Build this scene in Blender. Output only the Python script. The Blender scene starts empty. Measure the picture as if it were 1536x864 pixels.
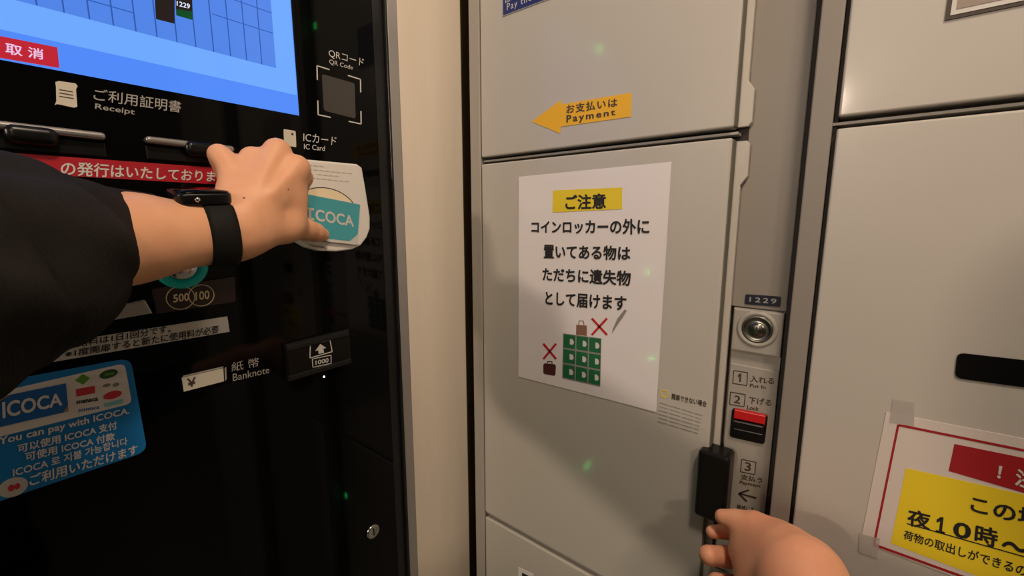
import bpy, bmesh, math, random
import numpy as np
from mathutils import Vector, Matrix, noise

random.seed(4)
SC = bpy.context.scene
COL = SC.collection

# ------------------------------------------------------------------ camera
ZC = 1.45                                    # eye height
F = 646.34                                   # focal length in pixels of the 1536 px wide frame
PITCH, YAW = math.radians(-8.945), math.radians(-38.388)
cam_d = bpy.data.cameras.new('camera'); cam = bpy.data.objects.new('camera', cam_d); COL.objects.link(cam)
cam_d.sensor_width = 36.0; cam_d.lens = F / 1536 * 36.0; cam_d.clip_start = 0.01
cam.location = (0, 0, ZC); cam.rotation_euler = (math.radians(90) + PITCH, 0, -YAW)
SC.camera = cam

# ------------------------------------------------------------------ world, lights, exposure
w = bpy.data.worlds.new('world'); SC.world = w; w.use_nodes = True
w.node_tree.nodes['Background'].inputs[0].default_value = (1.0, 0.80, 0.62, 1)
w.node_tree.nodes['Background'].inputs[1].default_value = 0.05
SC.view_settings.view_transform = 'Standard'; SC.view_settings.look = 'None'
SC.view_settings.exposure = 0.0; SC.view_settings.gamma = 1.0; SC.view_settings.use_curve_mapping = False

def area(name, loc, target, size, power, col):
    l = bpy.data.lights.new(name, 'AREA'); l.shape = 'DISK'; l.size = size; l.energy = power; l.color = col
    o = bpy.data.objects.new(name, l); COL.objects.link(o); o.location = loc
    d = Vector(target) - Vector(loc); o.rotation_euler = d.to_track_quat('-Z', 'Y').to_euler()
    return o
WARM = (1.0, 0.80, 0.62)
area('ceiling_lamp', (-0.34, -3.20, 2.38), (-.2, .4, 1.4), 0.30, 54, WARM)
area('ceiling_lamp', (0.26, 0.02, 2.38), (-0.45, 0.15, 0.8), 0.20, 11, WARM)
area('ceiling_lamp', (1.5, -0.95, 2.38), (-.4, .3, 1.2), 0.25, 15, WARM)

# ------------------------------------------------------------------ projection of measured points on the two real planes
Y0 = 0.51                                    # front of the locker doors (they face -y)
X0 = -0.52                                   # front of the payment machine (it faces +x)
cp, sp, cy, sy = math.cos(PITCH), math.sin(PITCH), math.cos(YAW), math.sin(YAW)
FW = np.array([sy*cp, cy*cp, sp]); RT = np.array([cy, -sy, 0.0]); UP = np.cross(RT, FW)
CAM = np.array([0, 0, ZC])
def ray(x, y): return (x-768)/F*RT - (y-432)/F*UP + FW
def at(x, y, d): return ray(x, y)*d + CAM
class Plane:
    def __init__(s, kind): s.k = kind
    def uv(s, p, n=0.0):                     # pixel -> plane coordinates at a height n above the plane
        d = ray(*p)
        if s.k == 'L': q = d*(Y0-n)/d[1]; return (q[0], q[2]+ZC)
        q = d*(X0+n)/d[0]; return (q[1], q[2]+ZC)
    def P(s, u, v, n=0.0):
        return Vector((u, Y0-n, v)) if s.k == 'L' else Vector((X0+n, u, v))
L, M = Plane('L'), Plane('M')
def mx(pl, pts, n=0.0): return sum(pl.uv(p, n)[0] for p in pts)/len(pts)
def mz(pl, pts, n=0.0): return sum(pl.uv(p, n)[1] for p in pts)/len(pts)

# ------------------------------------------------------------------ materials
MATS = {}
def mat(name, col, rough=0.5, metal=0.0, emit=None, estr=1.0, bump=None, coat=0.0, spec=0.5, var=None, sss=0.0, alpha=1.0, coatr=.05):
    m = bpy.data.materials.new(name); m.use_nodes = True; nt = m.node_tree; b = nt.nodes['Principled BSDF']
    b.inputs['Base Color'].default_value = (*col, 1); b.inputs['Roughness'].default_value = rough
    b.inputs['Metallic'].default_value = metal; b.inputs['Specular IOR Level'].default_value = spec
    b.inputs['Coat Weight'].default_value = coat; b.inputs['Coat Roughness'].default_value = coatr
    b.inputs['Alpha'].default_value = alpha
    if sss:
        b.inputs['Subsurface Weight'].default_value = sss; b.inputs['Subsurface Radius'].default_value = (.012, .004, .002)
        b.inputs['Subsurface Scale'].default_value = 0.5
    if emit: b.inputs['Emission Color'].default_value = (*emit, 1); b.inputs['Emission Strength'].default_value = estr
    tc = nt.nodes.new('ShaderNodeTexCoord')
    if var:                                  # var = (scale vector, amount, second colour)
        mp = nt.nodes.new('ShaderNodeMapping'); mp.inputs['Scale'].default_value = var[0]
        nz = nt.nodes.new('ShaderNodeTexNoise'); nz.inputs['Scale'].default_value = 1.0; nz.inputs['Detail'].default_value = 5
        cr = nt.nodes.new('ShaderNodeValToRGB'); cr.color_ramp.elements[0].position = .5-var[1]; cr.color_ramp.elements[1].position = .5+var[1]
        cr.color_ramp.elements[0].color = (*var[2], 1); cr.color_ramp.elements[1].color = (*col, 1)
        nt.links.new(tc.outputs['Object'], mp.inputs[0]); nt.links.new(mp.outputs[0], nz.inputs['Vector'])
        nt.links.new(nz.outputs[0], cr.inputs[0]); nt.links.new(cr.outputs[0], b.inputs['Base Color'])
    if bump:                                 # bump = (scale, strength, distance)
        nz = nt.nodes.new('ShaderNodeTexNoise'); nz.inputs['Scale'].default_value = bump[0]; nz.inputs['Detail'].default_value = 3
        bp = nt.nodes.new('ShaderNodeBump'); bp.inputs['Strength'].default_value = bump[1]; bp.inputs['Distance'].default_value = bump[2]
        nt.links.new(tc.outputs['Object'], nz.inputs['Vector']); nt.links.new(nz.outputs[0], bp.inputs['Height'])
        nt.links.new(bp.outputs[0], b.inputs['Normal'])
    MATS[name] = m; return m

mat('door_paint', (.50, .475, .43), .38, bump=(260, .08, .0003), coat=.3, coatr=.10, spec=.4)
mat('edge_grey', (.13, .125, .10), .6, spec=.2)
mat('corner_dark', (.16, .12, .075), .7)
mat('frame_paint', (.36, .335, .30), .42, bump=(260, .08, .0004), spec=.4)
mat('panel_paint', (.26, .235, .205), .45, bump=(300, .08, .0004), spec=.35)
mat('unit_plastic', (.36, .34, .30), .45, spec=.4)
mat('gap_dark', (.02, .017, .014), .7)
mat('black_plastic', (.004, .004, .004), .3, spec=.3)
mat('black_matt', (.008, .007, .006), .7, spec=.2)
mat('glass_black', (.002, .002, .002), .05, spec=.14)
mat('slot_metal', (.45, .42, .40), .30, metal=.8)
mat('machine_metal', (.42, .40, .38), .42, metal=.6)
mat('machine_edge', (.012, .012, .012), .3, spec=.3)
mat('wood', (.86, .77, .64), .55, var=((14, 14, 1.6), .22, (.76, .66, .53)), bump=(40, .1, .001))
mat('paper', (.80, .76, .77), .5, coat=.6, coatr=.08, bump=(25, .25, .002))
mat('paper_right', (.66, .60, .56), .5, coat=.4, coatr=.12, bump=(20, .25, .002))
mat('tape', (.60, .56, .52), .3, alpha=.45)
mat('ink', (.01, .009, .009), .6)
mat('ink_brown', (.05, .035, .025), .6)
mat('ink_grey', (.25, .24, .23), .6)
mat('print_grey', (.36, .34, .31), .5)
mat('print_white', (.62, .60, .56), .5)
mat('print_cream', (.62, .57, .47), .5)
mat('yellow', (.80, .62, .02), .5)
mat('arrow_yellow', (.83, .45, .01), .45)
mat('red', (.50, .012, .018), .45)
mat('dark_red', (.33, .01, .015), .5)
mat('sign_red', (.42, .008, .02), .4)
mat('green_print', (.01, .13, .05), .5)
mat('brown', (.22, .11, .07), .6)
mat('dark_brown', (.07, .012, .012), .6)
mat('sticker_white', (.80, .77, .74), .45)
mat('navy', (.008, .010, .025), .35)
mat('sign_blue', (.02, .03, .16), .4)
mat('sticker_blue', (.01, .22, .60), .4, spec=.4)
mat('sticker_blue_dark', (.012, .14, .46), .4)
mat('silver_print', (.35, .35, .36), .4, metal=.3)
mat('teal', (.06, .36, .42), .4)
mat('teal_ring', (.01, .22, .17), .2, emit=(.0, .30, .22), estr=.08)
mat('card_white', (.62, .60, .55), .4)
mat('reader_white', (.74, .71, .65), .35)
mat('reader_cream', (.72, .60, .40), .4, emit=(1, .75, .4), estr=.08)
mat('chrome', (.55, .55, .54), .18, metal=1.0)
mat('key_metal', (.22, .22, .20), .3, metal=1.0)
mat('lever_red', (.55, .01, .012), .3)
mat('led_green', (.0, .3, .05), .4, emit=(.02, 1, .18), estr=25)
mat('mole', (.22, .09, .05), .6)
mat('trouser_cloth', (.02, .02, .025), .85)
mat('led_added_green', (.0, .3, .05), .4, emit=(.02, 1, .18), estr=60)
mat('led_white', (.3, .3, .3), .4, emit=(1, .95, .9), estr=3)
mat('taupe', (.30, .24, .20), .5)
mat('concrete', (.30, .27, .24), .6, bump=(8, .2, .01))
mat('ceiling_paint', (.6, .56, .5), .8)
def emis(name, col, s=1.0): mat(name, (0, 0, 0), .12, emit=col, estr=s, spec=.25)
emis('screen_light', (.160, .400, 1.0)); emis('screen_mid', (.085, .26, .95)); emis('screen_grid', (.085, .235, .80))
emis('screen_line', (.03, .10, .42)); emis('screen_red', (.52, .02, .035)); emis('screen_pink', (.85, .55, .80))
emis('screen_dark', (.02, .014, .012)); emis('screen_white', (.8, .85, 1)); emis('screen_green', (.005, .07, .02))

# skin with soft colour variation
def skin_mat(name, c1, c2):
    m = mat(name, c1, .48, sss=.25, spec=.35, bump=(220, .22, .0006), var=((38, 38, 38), .25, c2)); return m
skin_mat('skin', (.80, .43, .245), (.74, .36, .20))
skin_mat('skin_right', (.78, .39, .24), (.72, .32, .19))
m = mat('sleeve_cloth', (.012, .010, .009), .85, spec=.2)
nt = m.node_tree; tc = nt.nodes.new('ShaderNodeTexCoord'); wv = nt.nodes.new('ShaderNodeTexWave'); wv.inputs['Scale'].default_value = 1.0
mp = nt.nodes.new('ShaderNodeMapping'); mp.inputs['Scale'].default_value = (0, 0, 0)
wv.wave_type = 'BANDS'; wv.bands_direction = 'X'
bp = nt.nodes.new('ShaderNodeBump'); bp.inputs['Strength'].default_value = .6; bp.inputs['Distance'].default_value = .0012
mp.inputs['Scale'].default_value = (1, 90, 1); mp.inputs['Rotation'].default_value = (0, 0, 0)
uvn = nt.nodes.new('ShaderNodeUVMap')
nt.links.new(uvn.outputs[0], mp.inputs[0]); wv.bands_direction = 'Y'; nt.links.new(mp.outputs[0], wv.inputs['Vector'])
nt.links.new(wv.outputs['Fac'], bp.inputs['Height']); nt.links.new(bp.outputs[0], m.node_tree.nodes['Principled BSDF'].inputs['Normal'])
crm = nt.nodes.new('ShaderNodeMix'); crm.data_type = 'RGBA'; crm.inputs[6].default_value = (.008, .007, .006, 1); crm.inputs[7].default_value = (.026, .021, .017, 1)
nt.links.new(wv.outputs['Fac'], crm.inputs[0]); nt.links.new(crm.outputs[2], nt.nodes['Principled BSDF'].inputs['Base Color'])

# ------------------------------------------------------------------ object helpers
WLOC = {}
def thing(name, label, cat, loc, group=None):
    o = bpy.data.objects.new(name, None); COL.objects.link(o); o.location = loc; o.empty_display_size = .05
    WLOC[o] = Vector(loc); o['label'] = label; o['category'] = cat
    if group: o['group'] = group
    return o
def link(name, me, m, parent=None, smooth=False):
    if m: me.materials.append(MATS[m])
    c = Vector((0, 0, 0))
    if len(me.vertices):
        lo = Vector((min(v.co[i] for v in me.vertices) for i in range(3))); hi = Vector((max(v.co[i] for v in me.vertices) for i in range(3)))
        c = (lo+hi)/2
        if parent is None: c.z = lo.z
    me.transform(Matrix.Translation(-c))
    o = bpy.data.objects.new(name, me); COL.objects.link(o)
    if smooth:
        for p in me.polygons: p.use_smooth = True
    WLOC[o] = c.copy()
    if parent: o.parent = parent; o.location = c - WLOC[parent]
    else: o.location = c
    return o
def tag(o, label, cat, group=None):
    o['label'] = label; o['category'] = cat
    if group: o['group'] = group
    return o
def struct(o): o['kind'] = 'structure'; return o
class MB:
    def __init__(s): s.bm = bmesh.new()
    def prism(s, pl, uv, n0, n1, bev=0.0, seg=2):
        uv = list(uv); bm = bmesh.new()
        a = [bm.verts.new(pl.P(u, v, n0)) for u, v in uv]; b = [bm.verts.new(pl.P(u, v, n1)) for u, v in uv]
        k = len(uv); bm.faces.new(a); top = bm.faces.new(list(reversed(b)))
        for i in range(k): bm.faces.new((a[i], b[i], b[(i+1) % k], a[(i+1) % k]))
        bmesh.ops.recalc_face_normals(bm, faces=bm.faces)
        if bev: bmesh.ops.bevel(bm, geom=list(top.edges), offset=bev, segments=seg, affect='EDGES', profile=.5)
        s.add(bm); return s
    def rect(s, pl, u0, u1, v0, v1, n0, n1, bev=0.0): return s.prism(pl, [(u0, v0), (u1, v0), (u1, v1), (u0, v1)], n0, n1, bev)
    def quad(s, pl, q, n0, n1, bev=0.0): return s.prism(pl, [pl.uv(p, n1) for p in q], n0, n1, bev)
    def box(s, lo, hi, bev=0.0, seg=2):
        bm = bmesh.new(); bmesh.ops.create_cube(bm, size=1)
        for v in bm.verts: v.co = Vector([lo[i] if v.co[i] < 0 else hi[i] for i in range(3)])
        if bev: bmesh.ops.bevel(bm, geom=list(bm.edges), offset=bev, segments=seg, affect='EDGES', profile=.5)
        s.add(bm); return s
    def add(s, bm):
        me = bpy.data.meshes.new('t'); bm.to_mesh(me); bm.free(); s.bm.from_mesh(me); bpy.data.meshes.remove(me)
    def build(s, name, m, parent=None, smooth=False):
        me = bpy.data.meshes.new(name); s.bm.to_mesh(me); s.bm.free(); return link(name, me, m, parent, smooth)
    def lathe(s, c, axis, prof, seg=40, cap=True):     # prof: list of (radius, distance along axis)
        ax = Vector(axis).normalized(); e1 = ax.orthogonal().normalized(); e2 = ax.cross(e1); bm = bmesh.new(); rings = []
        for r, h in prof:
            rings.append([bm.verts.new(Vector(c)+ax*h+(e1*math.cos(2*math.pi*i/seg)+e2*math.sin(2*math.pi*i/seg))*max(r, 1e-5)) for i in range(seg)])
        for a, b in zip(rings, rings[1:]):
            for i in range(seg): bm.faces.new((a[i], a[(i+1) % seg], b[(i+1) % seg], b[i]))
        if cap: bm.faces.new(list(reversed(rings[0]))); bm.faces.new(rings[-1])
        else:
            for i in range(seg): bm.faces.new((rings[-1][i], rings[-1][(i+1) % seg], rings[0][(i+1) % seg], rings[0][i]))
        bmesh.ops.recalc_face_normals(bm, faces=bm.faces); s.add(bm); return s
def rr(u0, u1, v0, v1, r, n=5, corners=(1, 1, 1, 1)):   # rounded rectangle, order bl br tr tl
    out = []
    for (cu, cv, a0, f) in ((u0, v0, 180, corners[0]), (u1, v0, 270, corners[1]), (u1, v1, 0, corners[2]), (u0, v1, 90, corners[3])):
        if not f: out.append((cu, cv)); continue
        du = r if cu == u0 else -r; dv = r if cv == v0 else -r
        for i in range(n+1):
            a = math.radians(a0+90*i/n); out.append((cu+du+r*math.cos(a), cv+dv+r*math.sin(a)))
    return out
def bil(q, s, t):                            # q: TL TR BR BL as plane coordinates
    (x0, y0), (x1, y1), (x2, y2), (x3, y3) = q
    return ((x0*(1-s)+x1*s)*(1-t)+(x3*(1-s)+x2*s)*t, (y0*(1-s)+y1*s)*(1-t)+(y3*(1-s)+y2*s)*t)
def roundq(pl, q, n, r, k=5):                # rounded quad given by pixels
    P = [Vector(pl.uv(p, n)) for p in q]; out = []
    for i in range(4):
        a, b, c = P[i-1], P[i], P[(i+1) % 4]; e0 = (a-b).normalized()*r; e1 = (c-b).normalized()*r
        for j in range(k+1):
            t = j/k; out.append(tuple((b+e0)*(1-t)**2 + b*2*t*(1-t) + (b+e1)*t*t))
    return out
_fc = bpy.data.curves.new('font_tmp', 'FONT'); _fo = bpy.data.objects.new('font_tmp', _fc); COL.objects.link(_fo)
def text_mesh(body, bold=0.0, spacing=1.0):
    _fc.body = body; _fc.resolution_u = 3; _fc.space_character = spacing; _fc.fill_mode = 'FRONT'
    dg = bpy.context.evaluated_depsgraph_get(); dg.update()
    return bpy.data.meshes.new_from_object(_fo.evaluated_get(dg))
def lettering(items, pl, n, m, parent, name='lettering'):
    """items: (text, pixel quad TL TR BR BL of the inked box, bold, spacing) laid flat on a plane"""
    bm = bmesh.new()
    for it in items:
        body, q = it[0], it[1]; bold = it[2] if len(it) > 2 else 0; spc = it[3] if len(it) > 3 else 1.0
        me = text_mesh(body, bold, spc)
        xs = [v.co.x for v in me.vertices]; ys = [v.co.y for v in me.vertices]
        if not xs: continue
        a, b, c, d = min(xs), max(xs), min(ys), max(ys); Q = [pl.uv(p, n) for p in q]
        base = [v.co.copy() for v in me.vertices]; k = 8 if bold > .001 else 1; bw = bold*.85
        for j in range(k):                   # bold strokes: the glyphs laid over themselves with tiny shifts
            ox = bw*math.cos(2*math.pi*j/k) if k > 1 else 0; oy = bw*math.sin(2*math.pi*j/k) if k > 1 else 0
            for v, co in zip(me.vertices, base):
                u, t = bil(Q, (co.x+ox-a+bw*(k > 1))/(b-a+2*bw*(k > 1)), 1-(co.y+oy-c+bw*(k > 1))/(d-c+2*bw*(k > 1))); v.co = pl.P(u, t, n+j*4e-6)
            bm.from_mesh(me)
        bpy.data.meshes.remove(me)
    me = bpy.data.meshes.new(name); bm.to_mesh(me); bm.free()
    return link(name, me, m, parent)
def decal(name, pl, polys, n, m, parent, h=0.0002):
    b = MB()
    for p in polys: b.prism(pl, [pl.uv(x, n) for x in p], n-h, n)
    return b.build(name, m, parent)
def decal_line(pl, p, q, wd, n):             # a thin bar as plane polygon in pixels
    a, b = Vector(p), Vector(q); d = (b-a).normalized(); e = Vector((-d.y, d.x))*wd/2
    return [tuple(a-e), tuple(b-e), tuple(b+e), tuple(a+e)]
def frame_polys(q, wd):                      # outline of a pixel quad as 4 bars
    return [decal_line(None, q[i], q[(i+1) % 4], wd, 0) for i in range(4)]

# ------------------------------------------------------------------ the setting
struct(MB().box((-1.2, -4.5, -.05), (3.2, 1.2, 0)).build('floor', 'concrete'))
struct(MB().box((-1.2, -4.5, 2.4), (3.2, 1.2, 2.45)).build('ceiling', 'ceiling_paint'))
struct(MB().box((-1.2, 1.06, 0), (3.2, 1.12, 2.4)).build('wall_back', 'ceiling_paint'))
struct(MB().box((-1.2, -4.5, 0), (-1.14, 1.06, 2.4)).build('wall_left', 'ceiling_paint'))
ye = mx(M, [(589, 360), (604.8, 684), (583, 180)], 0)        # machine body right edge (black / metal)
ym = mx(M, [(599.6, 180), (605.2, 360), (620, 684), (596, 0), (629.8, 864)], 0)
yw = mx(M, [(691.2, 0), (693.3, 360), (704.4, 864)], -.01)
struct(MB().box((-1.13, ym+.001, 0), (X0-.008, yw, 2.4), .002).build('trim_1', 'wood'))
struct(MB().box((-1.13, yw+.001, 0), (X0-.03, 1.05, 2.4)).build('trim_2', 'corner_dark'))

# ------------------------------------------------------------------ first locker column
xA = mx(L, [(705.4, 180), (706.9, 360), (712, 684)]); xB = mx(L, [(721.9, 180), (722.3, 360), (726, 684)])
DT = .02
xC = mx(L, [(1108.4, 31), (1103, 135), (1096, 270), (1084, 400), (1071.5, 580)])
xF = mx(L, [(1128.7, 39), (1124, 109), (1114.7, 260), (1102.7, 400), (1085, 600)], -DT)   # flange right side
xG = mx(L, [(1222.5, 0), (1214, 135), (1202.5, 270), (1187, 400), (1168.5, 580), (1145, 760)], -DT)
xH = mx(L, [(1228, 0), (1220, 135), (1208, 270), (1192, 400), (1175, 580)])
xI = mx(L, [(1264.5, 0), (1255, 135), (1243, 270), (1210, 580), (1181, 760)])
xJ = mx(L, [(1271.5, 0), (1262.5, 135), (1250, 270), (1216.5, 580), (1188, 760)])
zg = mz(L, [(721.9, 242.5), (880, 222.7), (1060, 202.2)]); zb = mz(L, [(726.7, 769.8), (880, 858)])
zr = mz(L, [(1255, 184.2), (1300, 179.5), (1536, 153)])
G = .0052
TOPZ, BOT = 2.08, .08
loc1 = ((xA+xG)/2, Y0+.25, 0)
lk = thing('locker_cabinet', 'grey steel coin locker column beside the black payment machine, door 1229 carrying the white notice', 'locker', loc1)
mb = MB(); mb.box((xA, Y0, 0), (xB-.0015, Y0+.5, TOPZ), .0012); mb.box((xB-.0015, Y0+DT+.012, 0), (xG, Y0+.5, TOPZ))
mb.box((xB, Y0+.003, 0), (xG, Y0+.2, BOT)); mb.build('carcass', 'frame_paint', lk)
for z in (zg, zb):
    MB().box((xB, Y0+.006, z-.0014), (xC+.004, Y0+.03, z+.0012)).build('shelf_edge', 'frame_paint', lk)
    MB().box((xB-.0005, Y0+.0215, z-.012), (xF+.003, Y0+.031, z+.012)).build('gap_shadow_strip', 'gap_dark', lk)

def door(z0, z1, parent, tab_top, tab_bot):
    b = MB(); b.box((xB+.0006, Y0, z0), (xC, Y0+DT, z1), .0022, 3)
    tw = .0062; th = .045
    pts = [(xC-.002, z0+.002), (xF, z0+.002)]
    if tab_bot: pts = [(xC-.002, z0+.002), (xF+tw-.003, z0+.002), (xF+tw, z0+.006), (xF+tw, z0+th-.006), (xF, z0+th+.003)]
    if tab_top: pts += [(xF, z1-th-.003), (xF+tw, z1-th+.006), (xF+tw, z1-.006), (xF+tw-.003, z1-.002), (xC-.002, z1-.002)]
    else: pts += [(xF, z1-.002), (xC-.002, z1-.002)]
    b.prism(L, pts, -DT-.0015, -DT+.004, .0006, 1)
    o = b.build('door', 'door_paint', parent)
    MB().box((xC-.0006, Y0+.0030, z0+.001), (xC+.0012, Y0+DT-.001, z1-.001), .0008).build('edge_band', 'edge_grey', o)  # darker grey-green band along the door's side face
    return o
d0 = door(zg+G, TOPZ-.01, lk, True, True)
d1 = door(zb+G, zg-G, lk, True, True)
d2 = door(BOT+.01, zb-G, lk, True, True)
# control strip to the right of the doors: plain panels with the 1229 lock unit between them
PN = -DT-.004
zk = mz(L, [(1105.5, 462), (1178.5, 470.5)], PN+.004)
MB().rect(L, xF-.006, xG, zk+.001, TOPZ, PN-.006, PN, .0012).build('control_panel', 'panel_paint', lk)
UN = PN+.003
zk2 = mz(L, [(1098.5, 525), (1173.5, 535.4)], UN); zk3 = mz(L, [(1095.4, 548), (1172.5, 556)], UN)
xu0 = xF+.0035; xu1 = xG-.0008
zub = zk-.33
unit = MB().rect(L, xu0, xu1, zub, zk3, UN-.008, UN-.0015, .0010).build('lock_unit', 'unit_plastic', lk)
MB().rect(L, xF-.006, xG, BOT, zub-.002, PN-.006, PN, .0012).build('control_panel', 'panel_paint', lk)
MB().rect(L, xu0, xu1, zk3-.002, zk2+.002, UN-.008, UN-.003).build('recess_band', 'unit_plastic', unit)
# key plate with a dished key cylinder
kc = L.uv((1135.6, 494), UN+.003)
kp = MB().rect(L, xu0, xu1, zk2, zk, UN-.006, UN+.003, .0016).build('key_plate', 'unit_plastic', unit)
kcp = L.P(kc[0], kc[1], UN+.003)
MB().lathe(kcp, (0, -1, 0), [(.0205, -.001), (.0200, .0010), (.0180, .0022), (.0165, .0018), (.0155, .0006)], 48).build('dish_ring', 'unit_plastic', unit, True)
MB().lathe(kcp, (0, -1, 0), [(.0155, .0), (.0152, .0010), (.0130, .0014), (.0125, .0008), (.006, .0008), (.0058, .0022), (.0050, .0028), (.0008, .0030)], 48).build('key_cylinder', 'key_metal', unit, True)
b = MB(); b.rect(L, kc[0]-.0006, kc[0]+.0006, kc[1]-.004, kc[1]+.004, UN+.0055, UN+.0064); o = b.build('keyhole', 'gap_dark', unit)
# number plate
npl = MB(); npl.prism(L, roundq(L, [(1118.3, 441.3), (1172, 445), (1170.3, 460.5), (1116.8, 456)], PN+.001, .0015), PN, PN+.001)
npl = npl.build('number_plate', 'navy', lk)
lettering([('1229', [(1124.6, 445.3), (1165, 448.3), (1164, 456), (1123.8, 452.5)], .02, 1.35)], L, PN+.0013, 'silver_print', npl)
# label and lever on the unit
un = UN-.0012
lettering([ ('入れる', [(1125.6, 563), (1162, 567), (1161, 577), (1124.8, 573)], .022),
           ('Put In', [(1125, 575.5), (1149, 578.5), (1148.6, 583.5), (1124.6, 580.5)], .02),
           ('2', [(1102, 592.5), (1111.5, 594.5), (1110, 606), (1100.5, 604)], .02), ('下げる', [(1123.5, 595), (1157.7, 599.5), (1156.8, 609.5), (1122.5, 605)], .022),
           ('Lock', [(1121, 608), (1139, 610.5), (1138, 616.5), (1120, 614)], .03),
           ('3', [(1117.5, 692.5), (1127, 694.5), (1126, 707.5), (1116.5, 705.5)], .02), ('支払う', [(1111.5, 711), (1144, 717), (1143, 725), (1110.5, 719)], .025),
           ('Payment', [(1110, 720.5), (1141.7, 726.5), (1140.7, 733), (1109, 727)], .02), ('機械にて', [(1105.5, 756), (1132, 761), (1131, 768.5), (1104.5, 763)], .01)],
          L, un, 'ink_brown', unit)
ps = [[(1106.5, 563.5), (1109.5, 560.2), (1112, 560.6), (1111.2, 573), (1108.6, 572.6), (1109.1, 564.3), (1106.8, 566)]]
for q in ([(1100.6, 555.8), (1121.5, 559), (1120.2, 578.3), (1099, 575)], [(1095.8, 588), (1118, 592), (1116, 610.3), (1094.2, 606.5)], [(1112.5, 689), (1134, 693.5), (1132.2, 712), (1110.8, 707.6)]):
    ps += frame_polys(q, 1.3)
ps += [decal_line(None, (1109.5, 740.6), (1134.4, 747), 2.6, 0), decal_line(None, (1108, 740.4), (1123.5, 735.2), 2.8, 0), decal_line(None, (1108, 740.4), (1120.4, 752.5), 2.8, 0)]
decal('printed_boxes', L, ps, un, 'ink_brown', unit)
lev = [(1098.5, 611.5), (1152, 622.5), (1146.5, 667), (1094, 655)]
MB().prism(L, roundq(L, lev, UN+.0, .004), UN-.004, UN+.0008, .0006).build('lever_housing', 'black_plastic', unit)
b = MB(); Q = [L.uv(p, UN+.006) for p in lev]
rd = [bil(Q, .06, .05), bil(Q, .95, .05), bil(Q, .94, .36), bil(Q, .06, .36)]
b.prism(L, rd, UN, UN+.0055, .0012); b.build('lever_top', 'lever_red', unit)
b = MB(); rd = [bil(Q, .06, .38), bil(Q, .94, .38), bil(Q, .93, .66), bil(Q, .07, .66)]; b.prism(L, rd, UN, UN+.008, .0018)
rd = [bil(Q, .07, .70), bil(Q, .93, .70), bil(Q, .92, .93), bil(Q, .08, .93)]; b.prism(L, rd, UN, UN+.0035, .0012); b.build('lever_grip', 'black_plastic', unit)
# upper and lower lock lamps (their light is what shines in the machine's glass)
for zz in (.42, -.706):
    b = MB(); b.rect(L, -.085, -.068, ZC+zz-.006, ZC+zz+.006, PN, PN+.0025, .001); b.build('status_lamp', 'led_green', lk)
# black grip on the edge of door 1229
HN = .012
hq = [(1047, 679.5), (1101.5, 686), (1093.5, 793), (1039.5, 772)]
Q = [L.uv(p, HN) for p in hq]; hx0 = (Q[0][0]+Q[3][0])/2; hx1 = (Q[1][0]+Q[2][0])/2; hz1 = (Q[0][1]+Q[1][1])/2; hz0 = Q[3][1]
MB().prism(L, rr(hx0, hx1-.0045, hz0, hz1, .005), -DT+.006, HN, .004, 4).build('door_grip', 'black_plastic', d1)

# ------------------------------------------------------------------ second locker column (and its neighbours to the right)
def column2(dx, label, group=None):
    t = thing('locker_cabinet', label, 'locker', (xJ+.2+dx, Y0+.25, 0), group)
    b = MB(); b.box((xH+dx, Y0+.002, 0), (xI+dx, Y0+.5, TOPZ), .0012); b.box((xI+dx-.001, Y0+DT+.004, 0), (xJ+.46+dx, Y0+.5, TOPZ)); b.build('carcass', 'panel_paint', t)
    x1 = xJ+.355
    MB().box((xI+dx, Y0+.006, zr-.0012), (x1+dx, Y0+.03, zr+.0012)).build('shelf_edge', 'frame_paint', t)
    for z0, z1 in ((zr+G, TOPZ-.01), (zr-.60, zr-G), (BOT, zr-.606)):
        MB().box((xJ+dx, Y0, z0), (x1+dx, Y0+DT, z1), .002, 3).build('door', 'door_paint', t)
    MB().box((x1+.004+dx, Y0+.024, BOT), (xJ+.455+dx, Y0+.03, TOPZ-.01)).build('control_panel', 'panel_paint', t)
    return t
lk2 = column2(0, 'grey steel coin locker column right of the lock strip, with red and yellow notice')
MB().box((xG+.0005, Y0+.022, 0), (xH-.0005, Y0+.45, TOPZ)).build('gap_shadow_strip', 'gap_dark', lk2)
MB().box((xI-.0005, Y0+.010, 0), (xJ, Y0+.0235, TOPZ)).build('gap_shadow_strip', 'gap_dark', lk2)
dx = xJ+.46-xH+.004
column2(dx, 'grey steel coin locker column, second to the right of lock strip 1229, outside the frame')

# framed sign and black hand slot on the second column
fz, fx = L.uv((1418, 30), .002)[1], L.uv((1417.5, 29), .002)[0]
t = thing('framed_label', 'taupe label in white and dark brown frame on upper right locker door', 'sign', (fx+.06, Y0, fz))
MB().rect(L, fx, fx+.14, fz, fz+.10, .0, .0012).build('frame', 'ink_brown', t)
MB().rect(L, fx+.0028, fx+.137, fz+.0028, fz+.097, .001, .0016).build('border', 'print_white', t)
MB().rect(L, fx+.0058, fx+.134, fz+.0065, fz+.094, .0014, .0020).build('face', 'taupe', t)
sq = [(1436, 529), (1560, 543), (1560, 584), (1432, 567)]
o = MB().prism(L, roundq(L, sq, .001, .005), .0, .0012).build('black_label', 'black_plastic'); tag(o, 'blank black rounded label on the right locker door above the red and yellow notice', 'label')

# ------------------------------------------------------------------ notices and stickers on the lockers
def qc(pl, q, n=0):
    P = [pl.uv(p, n) for p in q]; u = sum(p[0] for p in P)/len(P); v = min(p[1] for p in P); return tuple(pl.P(u, v, n))
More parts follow.
